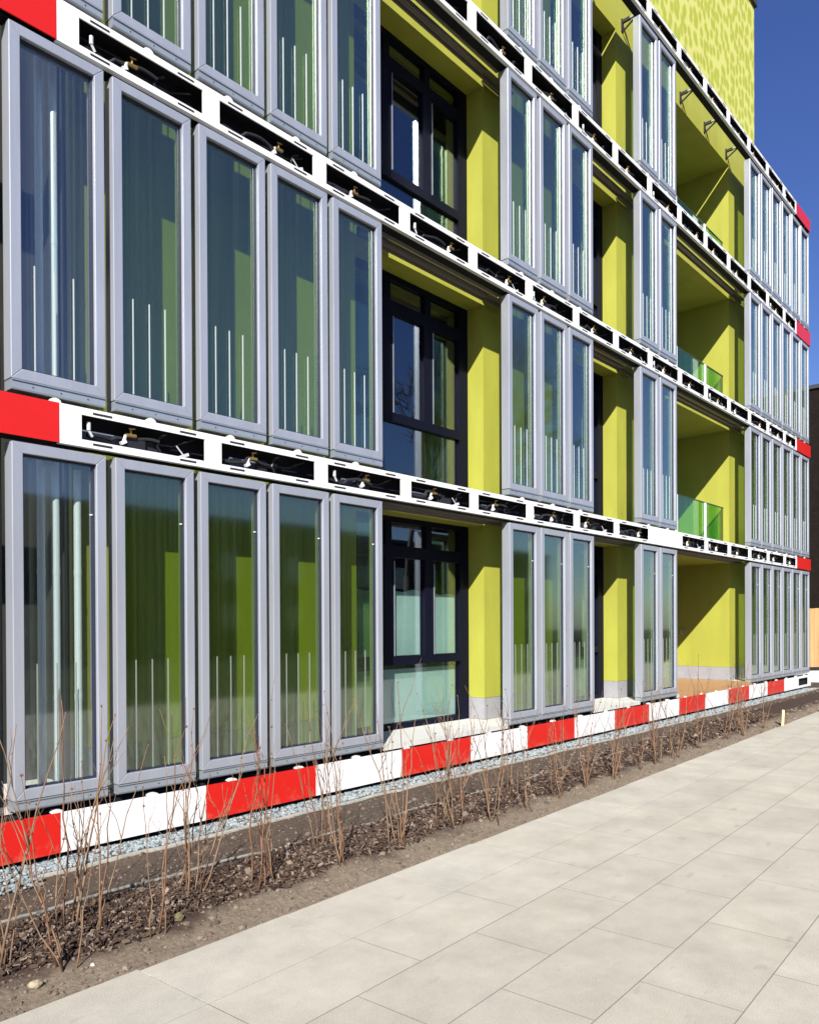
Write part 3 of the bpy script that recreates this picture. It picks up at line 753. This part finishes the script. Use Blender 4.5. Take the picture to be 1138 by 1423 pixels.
for i, (x, y) in sorted(enumerate(SH), key=lambda q: q[1][0]):
    r_ = random.Random(100 + i); k = MB()
    ns, hm = TALL.get(i, (r_.choice([3, 4, 4, 5, 6]), r_.uniform(1.0, 1.45)))
    for s in range(ns):
        h = hm * r_.uniform(.6, 1.0) if s else hm
        az = r_.random() * 6.28; lean = abs(r_.gauss(.0, .17)) + .04
        dx, dy = math.cos(az) * lean, math.sin(az) * lean * .7
        bx, by = r_.gauss(0, .035), r_.gauss(0, .03)
        pts = []; n = 9; wx = wy = 0
        for t in range(n):
            f_ = t / (n - 1); wx += r_.gauss(0, .012); wy += r_.gauss(0, .012)
            pts.append((bx + dx * h * f_ + wx + .06 * dx * f_ * f_, by + dy * h * f_ + wy, -.03 + h * f_ * (1 - .03 * f_)))
        r0 = r_.uniform(.0042, .0074) * (.75 + .25 * h)
        mi = 0 if r_.random() < .7 else 1
        k.tube(pts, [r0 * (1 - .72 * t / (n - 1)) for t in range(n)], 6, mi)
        for b_ in range(r_.choice([1, 2, 3, 4])):
            t = r_.randint(2, n - 3); p = Vector(pts[t]); a2 = r_.random() * 6.28; l2 = r_.uniform(.12, .42) * h
            q = [p]
            for e in range(1, 5):
                q.append(p + Vector((math.cos(a2) * .42 * l2 * e / 4 + r_.gauss(0, .008), math.sin(a2) * .42 * l2 * e / 4 + r_.gauss(0, .008), l2 * e / 4)))
            k.tube(q, [r0 * .5 * (1 - .16 * e) for e in range(5)], 5, mi)
            if r_.random() < .5:
                p2 = q[2]; a3 = a2 + r_.uniform(-1, 1); k.tube([p2, p2 + Vector((math.cos(a3) * .07, math.sin(a3) * .05, .09))], [r0 * .25, r0 * .14], 4, mi)
        # buds
        for b_ in range(5):
            t = r_.randint(3, n - 1); p = Vector(pts[t]); k.obox(p + Vector((r_.uniform(-.006, .006), r_.uniform(-.006, .006), 0)), (.003, 0, 0), (0, .003, 0), (0, 0, .006), 1)
    o = k.build('bare_shrub', [M['stem'], M['stem2']], smooth=True); o.location = (x, y, gz(x, y)); SH[i] = (x, y, o, ns, hm)
order = sorted(SH, key=lambda q: q[0])
for n_, (x, y, o, ns, hm) in enumerate(order):
    lk = 'tall' if hm > 1.22 else 'low'
    tag(o, f'{lk} leafless {ns}-stemmed shrub, {ordn[n_]} along the bark bed from the near left corner', 'shrub', 'bare shrubs in the planting bed')

# ------------------------------------------------------------------ beyond the far end
k = MB(); k.box(0, 14, -4, 26, 0, 11.05)
bb = empty('brick_building', (34, 4, -1.8)); tag(bb, 'nearly black brick building beyond the far end of the facade', 'building')
k.build('wall', M['brick'], bb); k = MB(); k.box(-.08, 14.1, -4.1, 26.1, 11.05, 11.2); k.build('coping', M['coping'], bb)
fe = empty('board_fence', (29.2, 10.5, -1.8)); tag(fe, 'upright larch board fence in front of the dark brick building', 'fence')
k = MB(); r_ = random.Random(2)
for i in range(95):
    y = -4 + i * .125; k.box(-.012, .012, y, y + .118, .12, 2.26 + r_.uniform(-.01, .01))
k.build('boards', M['timber'], fe); k = MB()
for z in (.5, 1.5, 2.1): k.box(.0125, .06, -4, 7.9, z, z + .09)
k.build('rail', M['timber'], fe)
k = MB(); k.box(-1, 1.2, 0, 6, 0, .38); k.box(-1.3, -1.0, 0, 6, 0, .16); o = k.build('concrete_step', M['deck'], bevel=.01); o.location = (26.6, 5.2, -1.86); tag(o, 'low pale concrete step in front of the board fence', 'step')
k = MB(); k.tube([(25.55, 5.6, -1.42), (25.7, 6.3, -1.40), (25.6, 7.0, -1.43), (25.9, 7.8, -1.41)], .05, 8); tag(k.build('rubber_pipe', M['hose'], smooth=True), 'black pipe lying on the pale concrete step', 'pipe')

# ------------------------------------------------------------------ what the glass mirrors: street side opposite
ob = empty('opposite_building', (0, -30, -1.8)); tag(ob, 'long dull brown brick building across the paved square, mirrored in the glass', 'building')
k = MB(); k.box(-30, 70, -12, 0, 0, 8.4); k.build('wall', M['brick2'], ob)
k = MB(); k.box(-30.2, 70.2, -12.2, .15, 8.4, 8.7); k.build('coping', M['coping'], ob)
for i in range(22):
    for j in range(2):
        k = MB(); x = -26 + i * 4.3; z = 1.2 + j * 3.4; k.box(x, x + 1.6, .004, .05, z, z + 1.9, 1); k.box(x + .08, x + 1.52, .05, .056, z + .08, z + 1.82, 0)
        k.build('window', [M['winglass'], M['navy']], ob)
def tree(x, y, h, seed, label):
    r_ = random.Random(seed); k = MB()
    def branch(p, d, l, rad, depth):
        pts = [p]; q = p.copy(); dd = d.copy(); n = 4
        for i in range(n):
            dd = (dd + Vector((r_.gauss(0, .12), r_.gauss(0, .12), r_.gauss(.03, .08)))).normalized(); q = q + dd * (l / n); pts.append(q.copy())
        k.tube(pts, [rad * (1 - .45 * i / n) for i in range(n + 1)], 6 if depth < 2 else 4, caps=depth > 4)
        if depth >= 6: return
        for c_ in range(3 if depth else 5):
            i = r_.randint(2, n); a = r_.random() * 6.28; sp = r_.uniform(.35, .85)
            u_ = dd.orthogonal().normalized(); w_ = dd.cross(u_)
            nd = (dd + (u_ * math.cos(a) + w_ * math.sin(a)) * sp).normalized()
            branch(pts[i], nd, l * r_.uniform(.6, .8), max(.02, rad * .55 * r_.uniform(.8, 1)), depth + 1)
    root = empty('bare_tree', (x, y, -1.82)); tag(root, label, 'tree')
    t = MB(); t.tube([(0, 0, 0), (.05, .02, h * .12), (.0, .05, h * .24)], [.22, .18, .15], 10); t.build('trunk', M['bark'], root, smooth=True)
    branch(Vector((0, .05, h * .22)), Vector((0, 0, 1)), h * .27, .14, 0)
    k.build('crown', M['bark'], root)
tree(26.2, -9.8, 16.5, 4, 'leafless tree on the square mirrored in the large window')

# ------------------------------------------------------------------ light, sky, camera
d = Vector((1.3, 1.0, -1.15)).normalized()
sun = bpy.data.lights.new('sun', 'SUN'); sun.energy = 5.0; sun.angle = R(.5); sun.color = (1, .96, .90)
so = bpy.data.objects.new('sun', sun); so.rotation_euler = d.to_track_quat('-Z', 'Y').to_euler(); col.objects.link(so)
wd = bpy.data.worlds.new('World'); scene.world = wd; wd.use_nodes = True; nt = wd.node_tree
sk = nt.nodes.new('ShaderNodeTexSky'); sk.sky_type = 'NISHITA'; sk.sun_disc = False
sk.sun_elevation = math.asin(-d.z); sk.sun_rotation = math.atan2(-d.x, -d.y) % (2 * math.pi)
sk.air_density = 1.0; sk.dust_density = .5; sk.ozone_density = 5.0
hs = nt.nodes.new('ShaderNodeHueSaturation'); hs.inputs['Saturation'].default_value = 1.14; hs.inputs['Value'].default_value = 1.22; hs.inputs['Hue'].default_value = .52
nt.links.new(sk.outputs[0], hs.inputs['Color']); nt.links.new(hs.outputs[0], nt.nodes['Background'].inputs[0]); nt.nodes['Background'].inputs[1].default_value = .05
yaw, pit, rol = R(41.46780436), R(-.32089062), R(-.26683983)
fw = Vector((math.cos(yaw), math.sin(yaw), 0)); rt = Vector((math.sin(yaw), -math.cos(yaw), 0)); upv = Vector((0, 0, 1))
fw, upv = fw * math.cos(pit) + upv * math.sin(pit), upv * math.cos(pit) - fw * math.sin(pit)
rt, upv = rt * math.cos(rol) + upv * math.sin(rol), upv * math.cos(rol) - rt * math.sin(rol)
cam = bpy.data.cameras.new('camera'); co = bpy.data.objects.new('camera', cam); col.objects.link(co); scene.camera = co
co.matrix_world = Matrix(((rt.x, upv.x, -fw.x, 0), (rt.y, upv.y, -fw.y, 0), (rt.z, upv.z, -fw.z, 0), (0, 0, 0, 1)))
cam.sensor_fit = 'HORIZONTAL'; cam.sensor_width = 36; cam.lens = 36 * 1090 / 1138; cam.shift_y = (873.013 - 711.5) / 1138
cam.clip_start = .05; cam.clip_end = 1000
vs = scene.view_settings; vs.view_transform = 'Standard'; vs.look = 'None'; vs.exposure = 1.14; vs.gamma = 1
try:
    scene.cycles.transparent_max_bounces = 32; scene.cycles.max_bounces = 10; scene.cycles.diffuse_bounces = 1; scene.cycles.glossy_bounces = 6
    scene.cycles.use_denoising = True; scene.cycles.sample_clamp_indirect = 6
except Exception: pass
